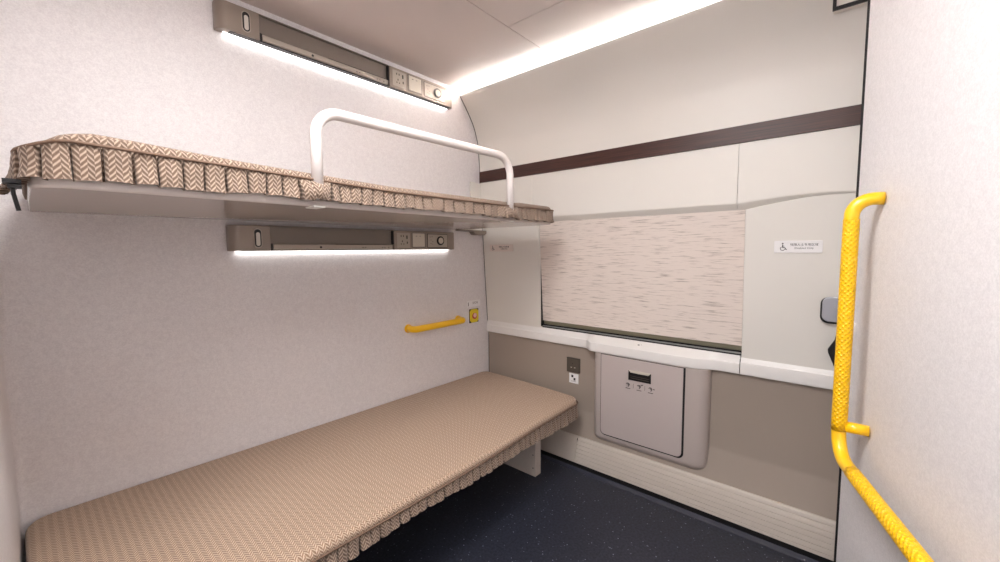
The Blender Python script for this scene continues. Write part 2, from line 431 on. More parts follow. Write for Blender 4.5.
# side panels flanking the window (they lean slightly outwards towards the bottom)
def fx(z): return 2.168+(1.475-z)*.066
def sidepanel(y0, y1, topf, thick=.13):
    bm = bmesh.new(); ns = 24; fr = []; bk = []
    for i in range(ns+1):
        y = y0+(y1-y0)*i/ns; zt = topf(y)
        fr.append((bm.verts.new((fx(zt), y, zt)), bm.verts.new((fx(.81), y, .81))))
        bk.append((bm.verts.new((2.31, y, zt)), bm.verts.new((2.31, y, .81))))
    for i in range(ns):
        bm.faces.new([fr[i][0], fr[i+1][0], fr[i+1][1], fr[i][1]]); bm.faces.new([bk[i][0], bk[i][1], bk[i+1][1], bk[i+1][0]])
        bm.faces.new([fr[i][0], bk[i][0], bk[i+1][0], fr[i+1][0]]); bm.faces.new([fr[i][1], fr[i+1][1], bk[i+1][1], bk[i][1]])
    bm.faces.new([fr[0][0], fr[0][1], bk[0][1], bk[0][0]]); bm.faces.new([fr[-1][0], bk[-1][0], bk[-1][1], fr[-1][1]])
    return bm
struct('wall_front', sidepanel(1.522, YE, lambda y: 1.53), M['white'], bevel=.003)
struct('wall_front', sidepanel(YR, .357, lambda y: zb(y)+.004), M['white'], bevel=.003)
struct('trim_4', B(2.20, 2.24, 1.5195, 1.5218, .835, 1.515), M['gap'], label='dark gap beside the blind')
# lower taupe panel, kinked, and the kick moulding
smoothprof('wall_front', [(2.215, .76), (2.226, .70), (2.226, .335), (2.222, .315), (2.172, .172), (2.19, .15), (2.19, 0)][::-1], YR, .56, M['taupe'])
smoothprof('wall_front', [(2.215, .76), (2.226, .70), (2.226, .335), (2.222, .315), (2.172, .172), (2.19, .15), (2.19, 0)][::-1], 1.05, YE, M['taupe'])
struct('wall_front', B(2.24, 2.32, .56, 1.05, 0, .76), M['taupe'])
struct('trim_8', prof([(2.19, 0), (2.19, .15), (2.172, .172), (2.190, .225)], .56, 1.05, 2.24), M['taupe'])
def kick(y0, y1, ribs):
    P = [(2.19, .178), (2.166, .178), (2.160, .172)]
    base = catmull([(2.160, .172), (2.140, .125), (2.126, .07), (2.119, .036), (2.119, .030)], 8)
    if ribs:
        out = []
        for i in range(400):
            t = i/399*(len(base)-1); k = min(int(t), len(base)-2); f = t-k
            x = base[k][0]*(1-f)+base[k+1][0]*f; z = base[k][1]*(1-f)+base[k+1][1]*f
            gz = (z % .0225)
            out.append((x+(.004 if gz < .0042 and z < .162 and z > .03 else 0), z))
        base = out
    P += base[1:]; P += [(2.19, .030)]
    bm = prism(P, 'y', y0, y1)
    return bm
struct('baseboard_front', kick(1.2165, YB, False), M['kick'], label='plain kick moulding under the berth end')
struct('baseboard_front', kick(YR, 1.2145, True), M['kick'], label='ribbed kick moulding below the bin')
struct('trim_9', B(2.152, 2.19, 1.2145, 1.2165, .02, .17), M['gap'])
struct('trim_5', B(2.124, 2.2, YR, YB, 0, .030), M['gap'], label='black gap under the kick moulding')
# vinyl cove strip where floor meets kick
cv = [(2.122, 0)]+[(2.121-.0, .010)]+[(2.112-.022*math.sin(i/6*PI/2), .011-.011*(1-math.cos(i/6*PI/2))) for i in range(7)]+[(2.07, 0)]
smoothprof('trim_6', [(2.119, .0), (2.119, .004), (2.114, .010), (2.107, .0125), (2.099, .010), (2.090, .004), (2.082, .0005)][::-1], YR, 1.98, M['coveedge'], label='raised vinyl edge along the kick', xb=2.118)
# window behind the blind
win = thing('window_1', 'train window behind the lowered roller blind', 'window', (2.30, .93, .84)); del win['label']; del win['category']
win['kind'] = 'structure'
bm = bmesh.new()
for a in ((2.275, 2.31, .36, .40, .84, 1.54), (2.275, 2.31, 1.46, 1.50, .84, 1.54), (2.275, 2.31, .36, 1.50, .84, .88), (2.275, 2.31, .36, 1.50, 1.50, 1.54)): box(bm, *a)
part('window_frame', bm, M['rail'], win)
part('pane', B(2.288, 2.294, .40, 1.46, .88, 1.50), M['glass'], win)
struct('wall_outer', B(2.335, 2.38, YR-.1, YB+.05, -.05, ZC+.04), M['taupe'])
# ================================================================== LEDGE
led = thing('window_ledge', 'long white ledge below the blind, bulging out above the waste bin', 'ledge', (2.2, 1.18, .74))
def ledge_outline():
    xf = 2.199
    def s(t): return t*t*(3-2*t)
    P = []
    for i in range(0, 121):
        y = YE-(YE-.362)*i/120
        x = xf
        if 1.13 < y < 1.19: x = xf-.045*s((1.19-y)/.06)
        elif .58 <= y <= 1.13: x = xf-.045
        elif .44 < y < .58: x = xf-.045*s((y-.44)/.14)
        P.append((x, y))
    return P
def ledge_mesh(P, zt_f, zt_b, zb_, xb=2.262):
    bm = bmesh.new(); rows = []
    for x, y in P:
        sec = [(x+.004, zb_), (x+.001, zb_+.003), (x, zb_+.01)]
        for k in range(5):
            a = k/4*PI/2; sec.append((x+.005*(1-math.cos(a)), zt_f-.005+.005*math.sin(a)))
        xm = 2.212
        sec += [(max(xm, x+.012), zt_b), (xb, zt_b), (xb, zb_)]
        rows.append([bm.verts.new((a, y, b)) for a, b in sec])
    n = len(rows[0])
    for i in range(len(rows)-1):
        for k in range(n): bm.faces.new([rows[i][k], rows[i][(k+1) % n], rows[i+1][(k+1) % n], rows[i+1][k]])
    bm.faces.new(rows[0]); bm.faces.new(rows[-1][::-1])
    return bm
def finish_smooth(o, ang=35):
    for p in o.data.polygons: p.use_smooth = True
    try: o.data.set_sharp_from_angle(angle=math.radians(ang))
    except Exception: pass
    return o
finish_smooth(part('ledge_top', ledge_mesh(ledge_outline(), .792, .826, .737), M['ledge'], led), 32)
bm = bmesh.new(); disc(bm, (2.186, .852, .8085), (0, 0, 1), .0055, .003); disc(bm, (2.190, .838, .8105), (0, 0, 1), .0025, .002)
part('hook_hole', bm, M['black'], led, 'small black hole in the ledge top')
o = struct('trim_7', ledge_mesh([(2.199, .3585), (2.199, .34), (2.199, .1), (2.199, YR)], .800, .820, .737), M['ledge'], label='white ledge end under the right side panel'); finish_smooth(o, 32)
struct('trim_12', B(2.203, 2.26, .3587, .3618, .740, .81), M['gap'])
# sill track in front of the blind
blind = thing('roller_blind', 'beige slub-woven roller blind pulled down over the window', 'blind', (2.25, .93, .84))
bm = bmesh.new()
sag = []
ny, nz = 2, 30
rows = []
for j in range(nz+1):
    z = .872+(1.56-.872)*j/nz; x = fx(z)+.014
    rows.append([bm.verts.new((x, yy, z)) for yy in (.3595, 1.5195)]+[bm.verts.new((x+.003, yy, z)) for yy in (1.5195, .3595)])
for j in range(nz):
    for k in range(4): bm.faces.new([rows[j][k], rows[j][(k+1) % 4], rows[j+1][(k+1) % 4], rows[j+1][k]])
bm.faces.new(rows[0]); bm.faces.new(rows[-1])
part('blind_fabric', bm, M['blind'], blind)
part('bottom_rail', B(2.232, 2.252, .3595, 1.5195, .846, .878), M['rail'], blind, 'olive grey aluminium bottom rail', bevel=.003)
part('guide_track', B(2.216, 2.232, .3595, 1.5195, .8265, .838), M['track'], blind, 'grey brushed guide track', bevel=.0015)
bm = bmesh.new(); box(bm, 2.2125, 2.2155, .3595, 1.5195, .8265, .833); box(bm, 2.2325, 2.2345, .3595, 1.5195, .8265, .8455)
part('track_seal', bm, M['gap'], blind, 'black rubber track seal')
# ================================================================== WASTE BIN CABINET
cab = thing('waste_bin_cabinet', 'grey-beige waste bin cabinet with rounded corners, built in under the ledge', 'waste bin', (2.19, .8, .19))
def bin_body():
    x0, x1 = 2.158, 2.235; y0, y1 = .487, 1.116; z0, z1 = .196, .736
    bm = bmesh.new(); rows = []
    # plan outline with generous corner radii, swept upwards; the bottom shrinks in a rounded curve
    def ring(z, inset):
        R = .055; P = []
        P.append((x1, y0+inset))
        for i in range(9):
            a = i/8*PI/2; P.append((x0+inset+R*(1-math.sin(a)), y0+inset+R*(1-math.cos(a))))
        Rl = .035
        for i in range(9):
            a = i/8*PI/2; P.append((x0+inset+Rl*(1-math.cos(a)), y1-inset-Rl*(1-math.sin(a))))
        P.append((x1, y1-inset))
        return [bm.verts.new((x, y, z)) for x, y in P]
    rb = .045
    for i in range(8):
        a = i/7*PI/2; rows.append(ring(z0+rb*(1-math.sin(PI/2-a+0)) if False else z0+rb*(1-math.cos(a)), rb*(1-math.sin(a))*.9))
    rows.append(ring(z1, 0))
    n = len(rows[0])
    for i in range(len(rows)-1):
        for k in range(n-1): bm.faces.new([rows[i][k], rows[i][k+1], rows[i+1][k+1], rows[i+1][k]])
        bm.faces.new([rows[i][n-1], rows[i][0], rows[i+1][0], rows[i+1][n-1]])
    bm.faces.new(rows[0]); bm.faces.new(rows[-1][::-1])
    return bm
body = finish_smooth(part('cabinet_body', bin_body(), M['bin'], cab), 60)
part('door_seal', prism(rrect(.5935, 1.064, .246, .7335, .03, corners=(1,1,0,0)), 'x', 2.1565, 2.162), M['gap'], cab, 'black door gap')
door = part('door', prism(rrect(.6035, 1.0615, .2515, .7305, .027, corners=(1,1,0,0)), 'x', 2.1545, 2.160), M['bindoor'], cab, bevel=.0015)
# recessed pull; bright reflection of its chrome lip put in as pale colour
hd = sub('handle', prism([(.768, .612), (.894, .612), (.894, .668), (.768, .668)], 'x', 2.1525, 2.1545), M['black'], door, 'dark recessed pull')
bm = bmesh.new()
v = [bm.verts.new(p) for p in [(2.1515, .894, .670), (2.1515, .768, .670), (2.1515, .781, .655), (2.1515, .882, .655), (2.149, .891, .668), (2.149, .771, .668), (2.1505, .781, .656), (2.1505, .882, .656)]]
for f in ((0,1,2,3),(7,6,5,4),(0,4,5,1),(1,5,6,2),(2,6,7,3),(3,7,4,0)): bm.faces.new([v[i] for i in f])
sub('handle_lip', bm, M['lamplite'], door, 'pull lip with chrome shine painted pale')
bm = bmesh.new(); box(bm, 2.1512, 2.1526, .779, .882, .6235, .6265); box(bm, 2.1512, 2.1526, .776, .886, .635, .637); sub('handle_ridge', bm, M['socket'], door, 'dull metal ridge inside the pull')
# three little pictograms with captions
bm = bmesh.new(); xk = 2.1538
for c in (.895, .832, .768):
    tube([(xk, c+.011, .586), (xk, c+.006, .591), (xk, c-.003, .591), (xk, c-.007, .585), (xk, c-.004, .578), (xk, c, .572)], .0024, 6, bm)
    tube([(xk, c-.003, .581), (xk, c+.003, .588)], .0024, 6, bm)
    tube([(xk, c+.014, .562), (xk, c-.013, .562)], .0021, 6, bm)
tube([(xk, .823, .594), (xk, .811, .5965)], .003, 6, bm); tube([(xk, .754, .588), (xk, .748, .583)], .003, 6, bm)
for c in (.865, .801): tube([(xk, c, .594), (xk, c, .568)], .0009, 4, bm)
sub('pictograms', bm, M['greyink'], door, 'three small dark pictograms with captions')
# ================================================================== SOCKET ON LOWER PANEL
so = thing('power_socket', 'dark bronze power socket plate on the taupe panel above the lower berth', 'socket', (2.226, 1.285, .56))
part('face_plate', B(2.214, 2.226, 1.237, 1.331, .561, .655), M['socket'], so, bevel=.003)
bm = bmesh.new()
disc(bm, (2.2132, 1.287, .620), (-1, 0, 0), .0028, .001)
box(bm, 2.2125, 2.2142, 1.238, 1.330, .652, .654)
part('socket_holes', bm, M['black'], so, 'black pin hole')
bm = bmesh.new(); box(bm, 2.2128, 2.2142, 1.291, 1.302, .592, .5955); box(bm, 2.2128, 2.2142, 1.266, 1.277, .592, .5955)
part('contact_slot', bm, M['lamplite'], so, 'pale metal contact slots')
st = thing('sticker', 'small white sticker with two black marks, directly below the dark bronze socket', 'sticker', (2.226, 1.284, .49))
part('paper', B(2.2235, 2.2258, 1.251, 1.317, .489, .552), M['sign'], st)
bm = bmesh.new()
for c, z in ((1.294, .534), (1.278, .516)): box(bm, 2.2228, 2.2236, c-.007, c+.007, z-.008, z+.008)
box(bm, 2.2229, 2.2236, 1.268, 1.302, .5005, .5025)
part('printed_marks', bm, M['ink'], st, 'black printed marks')
# ================================================================== ACCESSIBILITY SIGNS
def sign(label, yc, zc, w, h, mplate):
    x = fx(zc)-.0035
    s = thing('accessibility_sign', label, 'sign', (x+.003, yc, zc-h/2), 'accessibility signs on the window wall')
    bm = prism([(-w/2, -h/2), (w/2, -h/2), (w/2, h/2), (-w/2, h/2)], 'z', 0, .004) if False else prism(rrect(-w/2, w/2, -h/2, h/2, .004), 'z', -.003, .0015)
    F = frame((x, yc, zc), (0, -1, 0), (0.066, 0, -1) if False else (-.066, 0, 1))
    bmesh.ops.transform(bm, matrix=F, verts=bm.verts[:]); part('plate', bm, mplate, s, bevel=.0008, seg=1)
    # wheelchair user pictogram
    cx = -w/2+h*.62; bm = bmesh.new(); zz = .0022; k = h/.054
    disc(bm, (cx-.001*k, .0145*k, .0012), (0, 0, 1), .0033*k, .0012, 12)
    tube([(cx-.001*k, .009*k, zz), (cx-.0005*k, -.003*k, zz), (cx+.0075*k, -.004*k, zz), (cx+.0125*k, -.0125*k, zz), (cx+.0155*k, -.0115*k, zz)], .0019*k, 6, bm)
    tube([(cx-.001*k, .004*k, zz), (cx+.006*k, .003*k, zz)], .0013*k, 6, bm)
    tube([(cx-.0045*k+.0*k, .0005*k, zz)]+[(cx-.0005*k+.0085*k*math.cos(a), -.008*k+.0085*k*math.sin(a), zz) for a in [math.radians(115+i*16) for i in range(15)]], .0012*k, 6, bm)
    bmesh.ops.transform(bm, matrix=F, verts=bm.verts[:]); part('wheelchair_symbol', bm, M['ink'], s, 'black wheelchair symbol')
    tx = w*.13
    bm = text_bm('残障人士专用区域', h*.235, F @ Matrix.Translation((tx, h*.16, .0017)))
    part('lettering', bm, M['ink'], s, 'black sign lettering')
    bm = text_bm('Disabled Only', h*.185, F @ Matrix.Translation((tx, -h*.12, .0017)), squash=1.2)
    part('lettering', bm, M['ink'], s, 'small latin sign lettering')
sign('ivory wheelchair sign on the narrow panel left of the blind, under the upper berth', 1.842, 1.357, .212, .048, M['signbeige'])
sign('white wheelchair sign on the broad panel right of the blind', .156, 1.350, .170, .052, M['sign'])
# ================================================================== LATCH AND STRAP ON RIGHT PANEL
lt = thing('seat_latch', 'silver rounded latch plate on the right panel, half hidden by the yellow rail', 'latch', (2.17, 0.0, 1.03))
part('backing', prism(rrect(-.06, .068, 1.026, 1.137, .028), 'x', 2.176, 2.199), M['black'], lt, 'black backing rim', bevel=.004)
part('plate', prism(rrect(-.06, .062, 1.034, 1.140, .026), 'x', 2.168, 2.178), M['silver'], lt, bevel=.004)
bm = prism([(.010, .985), (.016, .955), (.036, .915), (.034, .900), (.012, .842), (-.03, .842), (-.03, .985)], 'x', 2.180, 2.204)
tag(link('hanging_strap', bm, M['black'], bevel=.003), 'black strap end hanging under the silver latch plate', 'strap')
# ================================================================== OVERHEAD BOX
oh = thing('overhead_box', 'pale overhead box with black edging hanging from the ceiling at top right', 'overhead box', (2.0, -.1, 2.2))
part('shell', B(2.040, 2.118, YR, .0745, 2.2385, ZC-.002), M['white'], oh)
bm = bmesh.new(); box(bm, 2.034, 2.042, YR, .076, 2.236, 2.248); box(bm, 2.034, 2.042, .065, .076, 2.248, ZC-.002)
part('edging', bm, M['black'], oh, 'black edging strip')
# ================================================================== READING LIGHT PANELS
def reading_panel(label, z):
    x0, x1, h = .560, 1.850, .112; yf = 1.965
    r = thing('reading_light_panel', label, 'reading light', (x0, YB, z), 'reading light panels on the bed wall')
    def rr(xa, xb, y0, lr, rr_, R=.03):   # plan outline with rounded front corners
        P = [(xa, YB-.0005)]
        if lr:
            for i in range(7): a = i/6*PI/2; P.append((xa+R*(1-math.cos(a)), y0+R*(1-math.sin(a))))
        else: P.append((xa, y0))
        if rr_:
            for i in range(7): a = i/6*PI/2; P.append((xb-R*(1-math.sin(a)), y0+R*(1-math.cos(a))))
        else: P.append((xb, y0))
        P.append((xb, YB-.0005)); return P
    hs = part('housing', prism(rr(x0, .717, yf, True, False, .04), 'z', z, z+h), M['lamp'], r, bevel=.003)
    part('recess_panel', B(.717, 1.372, 1.983, YB-.0005, z+.004, z+h-.002), M['lamprec'], r, 'darker recessed panel', bevel=.002)
    part('top_lip', B(.717, 1.372, 1.972, YB-.0005, z+h-.002, z+h+.002), M['lamprec'], r)
    part('tray', B(.728, 1.362, 1.966, 1.984, z+.004, z+.030), M['lampplate'], r, 'pale tray ledge', bevel=.004)
    bm = bmesh.new(); box(bm, .7175, .7265, 1.969, 1.983, z+.004, z+.033); box(bm, 1.3635, 1.3715, 1.969, 1.983, z+.032, z+h-.004)
    disc(bm, (.945, 1.9662, z+.016), (0, -1, 0), .0055, .0008); box(bm, 1.02, 1.36, 1.9655, 1.967, z+.0295, z+.031)
    box(bm, .717, 1.372, 1.975, 1.99, z+.0005, z+.004)
    part('shadow_gap', bm, M['black'], r, 'black gaps and screw hole')
    for a in (1.17, 1.185, 1.29, 1.305, 1.33): part('tray_mark', B(a, a+.008, 1.9653, 1.9662, z+.012, z+.016), M['greyink'], r, 'tiny grey mark')
    md = part('control_module', prism(rr(1.372, x1, yf, False, True, .022), 'z', z, z+h), M['lamp'], r, bevel=.003)
    # oval switch
    def pill(cx, cz, w, hh, seg=8):
        rr2 = w/2; P = []
        for i in range(seg+1): a = i/seg*PI; P.append((cx+rr2*math.cos(a), cz+hh/2-rr2+rr2*math.sin(a)))
        for i in range(seg+1): a = PI+i/seg*PI; P.append((cx+rr2*math.cos(a), cz-hh/2+rr2+rr2*math.sin(a)))
        return P
    cz = z+h/2
    sub('switch_rim', prism(pill(.665, cz, .034, .086), 'y', yf-.0012, yf+.001), M['lampplate'], hs)
    sub('switch_ring', prism(pill(.665, cz, .027, .078), 'y', yf-.0022, yf), M['black'], hs, 'black oval switch ring')
    sub('switch_lens', prism(pill(.6655, cz-.004, .0165, .060), 'y', yf-.0036, yf-.001), M['oval'], hs, 'pale oval switch', bevel=.001)
    # socket with pin holes
    sub('socket_plate', B(1.390, 1.481, yf-.002, yf, z+.012, z+h-.014), M['lampplate'], md, bevel=.001)
    bm = bmesh.new()
    for (a, b_, w, hh) in ((1.418, .080, .005, .010), (1.434, .080, .005, .010), (1.426, .050, .005, .009), (1.418, .034, .005, .006), (1.436, .034, .005, .006), (1.459, .074, .008, .020), (1.461, .042, .006, .012)):
        box(bm, a-w/2, a+w/2, yf-.0028, yf-.0018, z+b_-hh/2, z+b_+hh/2)
    sub('pin_holes', bm, M['black'], md, 'black pin holes')
    sub('rocker_frame', B(1.494, 1.600, yf-.0015, yf, z+.010, z+h-.010), M['lamprec'], md)
    sub('rocker_switch', B(1.500, 1.590, yf-.0045, yf-.001, z+.018, z+h-.014), M['lamplite'], md, 'pale rocker switch', bevel=.0015)
    bm = bmesh.new(); box(bm, 1.522, 1.532, yf-.0052, yf-.0044, z+.080, z+.083); box(bm, 1.550, 1.560, yf-.0052, yf-.0044, z+.080, z+.083)
    sub('rocker_marks', bm, M['greyink'], md)
    sub('call_frame', B(1.612, 1.778, yf-.0012, yf, z+.012, z+h-.014), M['black'], md, 'dark call panel outline')
    sub('call_plate', B(1.615, 1.775, yf-.0024, yf-.001, z+.015, z+h-.017), M['lampplate'], md)
    bm = bmesh.new()
    for i, (a, b_) in enumerate(((1.634, .078), (1.650, .080), (1.640, .060), (1.654, .050), (1.640, .038), (1.652, .034))): box(bm, a-.005, a+.005, yf-.003, yf-.0022, z+b_-.001, z+b_+.0012)
    sub('call_marks', bm, M['greyink'], md)
    bm = bmesh.new(); disc(bm, (1.716, yf-.002, cz), (0, -1, 0), .0285, .006, 28); sub('knob_ring', bm, M['black'], md, 'black knob ring', bevel=.001)
    bm = bmesh.new(); disc(bm, (1.716, yf-.0075, cz), (0, -1, 0), .0195, .003, 28); sub('knob', bm, M['lamplite'], md, 'pale round knob', bevel=.001)
    part('light_strip', B(x0+.03, x1-.02, 2.002, 2.014, z-.002, z-.0003), M['stripE'], r, 'lit white strip under the panel')
    part('bottom_cover', B(x0+.045, x1-.024, 1.972, 2.001, z-.0012, z-.0002), M['black'], r, 'black underside of the panel')
    return r
reading_panel('upper grey reading light panel just below the ceiling, lit strip underneath', 2.258)
reading_panel('lower grey reading light panel tucked under the upper berth, lit strip underneath', 1.350)
# ================================================================== BERTH PIECES
def path_len(P):
    L = [0]
    for i in range(1, len(P)): L.append(L[-1]+math.dist(P[i], P[i-1]))
    return L
def at_path(P, L, s):
    s = max(0, min(L[-1], s))
    for i in range(1, len(P)):
        if s <= L[i] or i == len(P)-1:
            f = (s-L[i-1])/(L[i]-L[i-1]+1e-9); x = P[i-1][0]*(1-f)+P[i][0]*f; y = P[i-1][1]*(1-f)+P[i][1]*f
            dx = (P[i][0]-P[i-1][0]); dy = P[i][1]-P[i-1][1]; d = math.hypot(dx, dy)
            return x, y, dy/d, -dx/d         # outward normal to the right of travel
def corner_path(x0, x1, yf, yback0, yback1, R, seg=8):
    """from the left end round the front to the right end"""
    P = [(x0, yback0)]
    for i in range(seg+1): a = i/seg*PI/2; P.append((x0+R*(1-math.cos(a)), yf+R*(1-math.sin(a))))
    for i in range(seg+1): a = i/seg*PI/2; P.append((x1-R*(1-math.sin(a)), yf+R*(1-math.cos(a))))
    P.append((x1, yback1)); return P
def skirt(P, ztop, zbot, wid, rng, flare=.006, special=(), endflare=0.0):
    """pleated valance along P; ztop(s), zbot(s) functions; one continuous pleated cloth"""
    L = path_len(P); bm = bmesh.new(); uvl = bm.loops.layers.uv.new('UVMap'); cols = []
    s = 0.0; prev = None; us = 0.0
    while s < L[-1]-.004:
        w = wid(s)*rng.uniform(.86, 1.14); e = min(L[-1], s+w)
        dz = rng.uniform(-.0025, .0025); tilt = rng.uniform(-.002, .003); bulge = rng.uniform(.0, .004); lean = rng.uniform(-.003, .003)
        if any(c0 < s < c1 for c0, c1, a_ in special): lean = rng.uniform(-.014, .016); dz += rng.uniform(-.004, .006); w *= .75; e = min(L[-1], s+w)
        for fu, off in ((0.0, -.018), (.012, -.003), (.08, .001), (.35, .002+bulge), (.65, .002+bulge*.8), (.84, .002), (.895, .0), (.905, -.018)):
            ss = s+(e-s)*fu
            x, y, nx, ny = at_path(P, L, ss)
            tx, ty = -ny, nx
            col = []
            for j in range(6):
                f = j/5; z = ztop(ss)*(1-f)+(zbot(ss)+dz+tilt*fu)*f
                o_ = off*(.7+.3*f) + flare*f**1.5 + (.0018*math.sin(f*5+s*40)) + endflare*f*max(0, 1-ss/.30)
                for c0, c1, amt in special:
                    if c0 < ss < c1: o_ += amt*math.sin((ss-c0)/(c1-c0)*PI)*math.sin(f*PI*.75)
                sh = lean*f
                col.append((bm.verts.new((x+nx*o_+tx*sh, y+ny*o_+ty*sh, z)), us+(e-s)*fu, z))
            cols.append(col)
        us += (e-s)+.007*rng.random(); s = e
    for a, b_ in zip(cols, cols[1:]):
        for j in range(5):
            q4 = [a[j], a[j+1], b_[j+1], b_[j]]
            f = bm.faces.new([v[0] for v in q4])
            for lp, v in zip(f.loops, q4): lp[uvl].uv = (v[1], v[2])
    return bm
def cushion(x0, x1, yf, yb, ztopf, zb_, R, rnd, nx=60, ny=24):
    """upholstered pad: rounded plan corners, rounded top edge; ztopf(x, y)"""
    bm = bmesh.new(); uvl = bm.loops.layers.uv.new('UVMap')
    def ring(ins):
        P = []
        r = max(.004, R-ins)
        X0, X1, Y0, Y1 = x0+ins, x1-ins, yf+ins, yb-ins*.6
        def seg(a, b, n): return [(a[0]+(b[0]-a[0])*i/n, a[1]+(b[1]-a[1])*i/n) for i in range(n)]
        P += seg((X0+r, Y0), (X1-r, Y0), nx)
        P += [(X1-r+r*math.sin(i/8*PI/2), Y0+r-r*math.cos(i/8*PI/2)) for i in range(8)]
        P += seg((X1, Y0+r), (X1, Y1-r), ny)
        P += [(X1-r+r*math.cos(i/8*PI/2), Y1-r+r*math.sin(i/8*PI/2)) for i in range(8)]
        P += seg((X1-r, Y1), (X0+r, Y1), nx)
        P += [(X0+r-r*math.sin(i/8*PI/2), Y1-r+r*math.cos(i/8*PI/2)) for i in range(8)]
        P += seg((X0, Y1-r), (X0, Y0+r), ny)
        P += [(X0+r-r*math.cos(i/8*PI/2), Y0+r-r*math.sin(i/8*PI/2)) for i in range(8)]
        return P
    rows = []
    rows.append([bm.verts.new((x, y, zb_)) for x, y in ring(.004)])
    rows.append([bm.verts.new((x, y, ztopf(x, y)-rnd)) for x, y in ring(0)])
    for i in range(1, 7):
        a = i/6*PI/2
        rows.append([bm.verts.new((x, y, ztopf(x, y)-rnd*(1-math.sin(a)))) for x, y in ring(rnd*(1-math.cos(a)))])
    for ins in (rnd*1.6, rnd*3, .16, .28, .40):
        if ins < (yb-yf)/2-.01:
            rows.append([bm.verts.new((x, y, ztopf(x, y))) for x, y in ring(ins)])
    for r_ in range(len(rows)-1):
        n = len(rows[0])
        for k in range(n):
            f = bm.faces.new([rows[r_][k], rows[r_][(k+1) % n], rows[r_+1][(k+1) % n], rows[r_+1][k]])
    bm.faces.new(rows[0][::-1]); bm.faces.new(rows[-1])
    for f in bm.faces:
        f.normal_update(); nn = f.normal
        for lp in f.loops:
            c = lp.vert.co
            if abs(nn.z) > .72: lp[uvl].uv = (c.x, c.y)
            elif abs(nn.y) > abs(nn.x): lp[uvl].uv = (c.x, c.z)
            else: lp[uvl].uv = (c.y, c.z)
    return bm
def solid(o, t):
    md = o.modifiers.new('s', 'SOLIDIFY'); md.thickness = t; md.offset = -1
    return o
# ------------------------------------------------ UPPER BERTH
ub = thing('upper_berth', 'upper sleeping berth with pleated chevron skirt and white tube guard rail', 'berth', (0, YB, 1.483), 'sleeping berths')
yf = 1.222
bp = corner_path(.012, 1.925, yf+.012, YB-.002, YB-.002, .07)
bd = part('board', prism(bp, 'z', 1.483, 1.515), M['under'], ub, 'glossy pale board underside', bevel=.006, seg=3)
def zpU(x):
    return 1.576-.024*min(1, max(0, x-.05)/.8) + (.004 if x > 1.6 else 0) - (.35*max(0, .06-x))
def ztU(x, y):
    b_ = .026*math.exp(-((x-.12)/.18)**2)*.5
    crown = .004*math.sin(max(0, min(1, (y-yf)/.75))*PI)
    return zpU(x)+.023+b_*.5+crown - (.30*max(0, .10-x))
part('mattress', cushion(.004, 1.915, yf, YB-.004, ztU, 1.516, .075, .022), M['fabU'], ub, smooth=True)
sp = corner_path(-.004, 1.922, yf-.006, 1.62, 1.95, .075)
Ls = path_len(sp)
def xs(s): return at_path(sp, Ls, s)[0]
rng = random.Random(3)
def s_at_x(x):   # arc length on the front edge for x
    best = 0
    for i in range(1, len(sp)-1):
        if abs(sp[i][1]-(yf-.006)) < .003 and abs(sp[i+1][1]-(yf-.006)) < .003:
            return Ls[i]+(x-sp[i][0])
sA, sB = s_at_x(.583), s_at_x(1.503)
def zbU(s):
    x = xs(s)
    return 1.500-.007*max(0, min(1, (x-1.3)/.3))+.004*math.exp(-((x-.45)/.1)**2)-.004*max(0, .1-x)*10
def widU(s):
    x = xs(s)
    return .0445 if x < .58 else .040 if x < 1.0 else .058 if x < 1.35 else .036
sk = part('skirt', skirt(sp, lambda s: zpU(xs(s)), zbU, widU, rng, special=((sA-.07, sA+.06, .028), (sB-.09, sB+.07, .026)), endflare=.035), M['fabU'], ub, 'pleated chevron skirt')
solid(sk, .0018)
# flattened panel of cloth wrapped over each rail foot
bm = tube([(x, y-.004, zpU(x)+.001) for x, y in [(at_path(sp, Ls, i/120*Ls[-1])[0], at_path(sp, Ls, i/120*Ls[-1])[1]) for i in range(121)]], .0036, 8)
part('piping', bm, M['piping'], ub, 'thin brown piping', smooth=True)
# guard rail
ry = yf-.006
rl = fillet([(.583, ry, 1.505), (.583, ry, 1.768), (1.503, ry, 1.778), (1.503, ry, 1.520)], [.075, .085], 12)
part('guard_rail', tube(rl, .0168, 24), M['tube'], ub, 'white tube guard rail', smooth=True)
for x in (.583, 1.503):
    part('rail_foot', B(x-.018, x+.018, ry-.008, ry+.05, 1.479, 1.4845), M['white'], ub, bevel=.002)
# hinge block and wall covers
part('hinge_cover', prism([(2.044, 1.600), (2.215, 1.600), (2.236, 1.690), (2.158, 1.815), (2.050, 1.815)][::-1], 'y', YB-.022, YB-.0006), M['white'], ub, 'white hinge cover on the wall', bevel=.004) if False else None
br = prism([(1.90, 1.4825), (2.163, 1.4825), (2.163, 1.462), (2.14, 1.450), (2.06, 1.450), (2.045, 1.458), (2.03, 1.474), (1.90, 1.477)], 'y', YB-.05, YB-.001)
part('wall_bracket', br, M['lamp'], ub, 'small brown-grey wall bracket', bevel=.003)
part('berth_foot_rest', B(1.9, 2.12, YB-.035, YB-.001, 1.4835, 1.53), M['white'], ub, bevel=.004)
bm = bmesh.new(); tube([(-.010, 1.29, 1.496), (-.009, 1.29, 1.470), (-.004, 1.29, 1.436)], .0035, 8, bm); box(bm, -.022, .003, 1.262, 1.30, 1.489, 1.497); box(bm, -.016, .003, 1.27, 1.30, 1.481, 1.487)
part('end_hinge', bm, M['black'], ub, 'black hinge strap at the berth end')
part('latch_slot', B(.142, .180, 1.945, 1.953, 1.4825, 1.4835), M['black'], ub, 'dark slot in the underside')
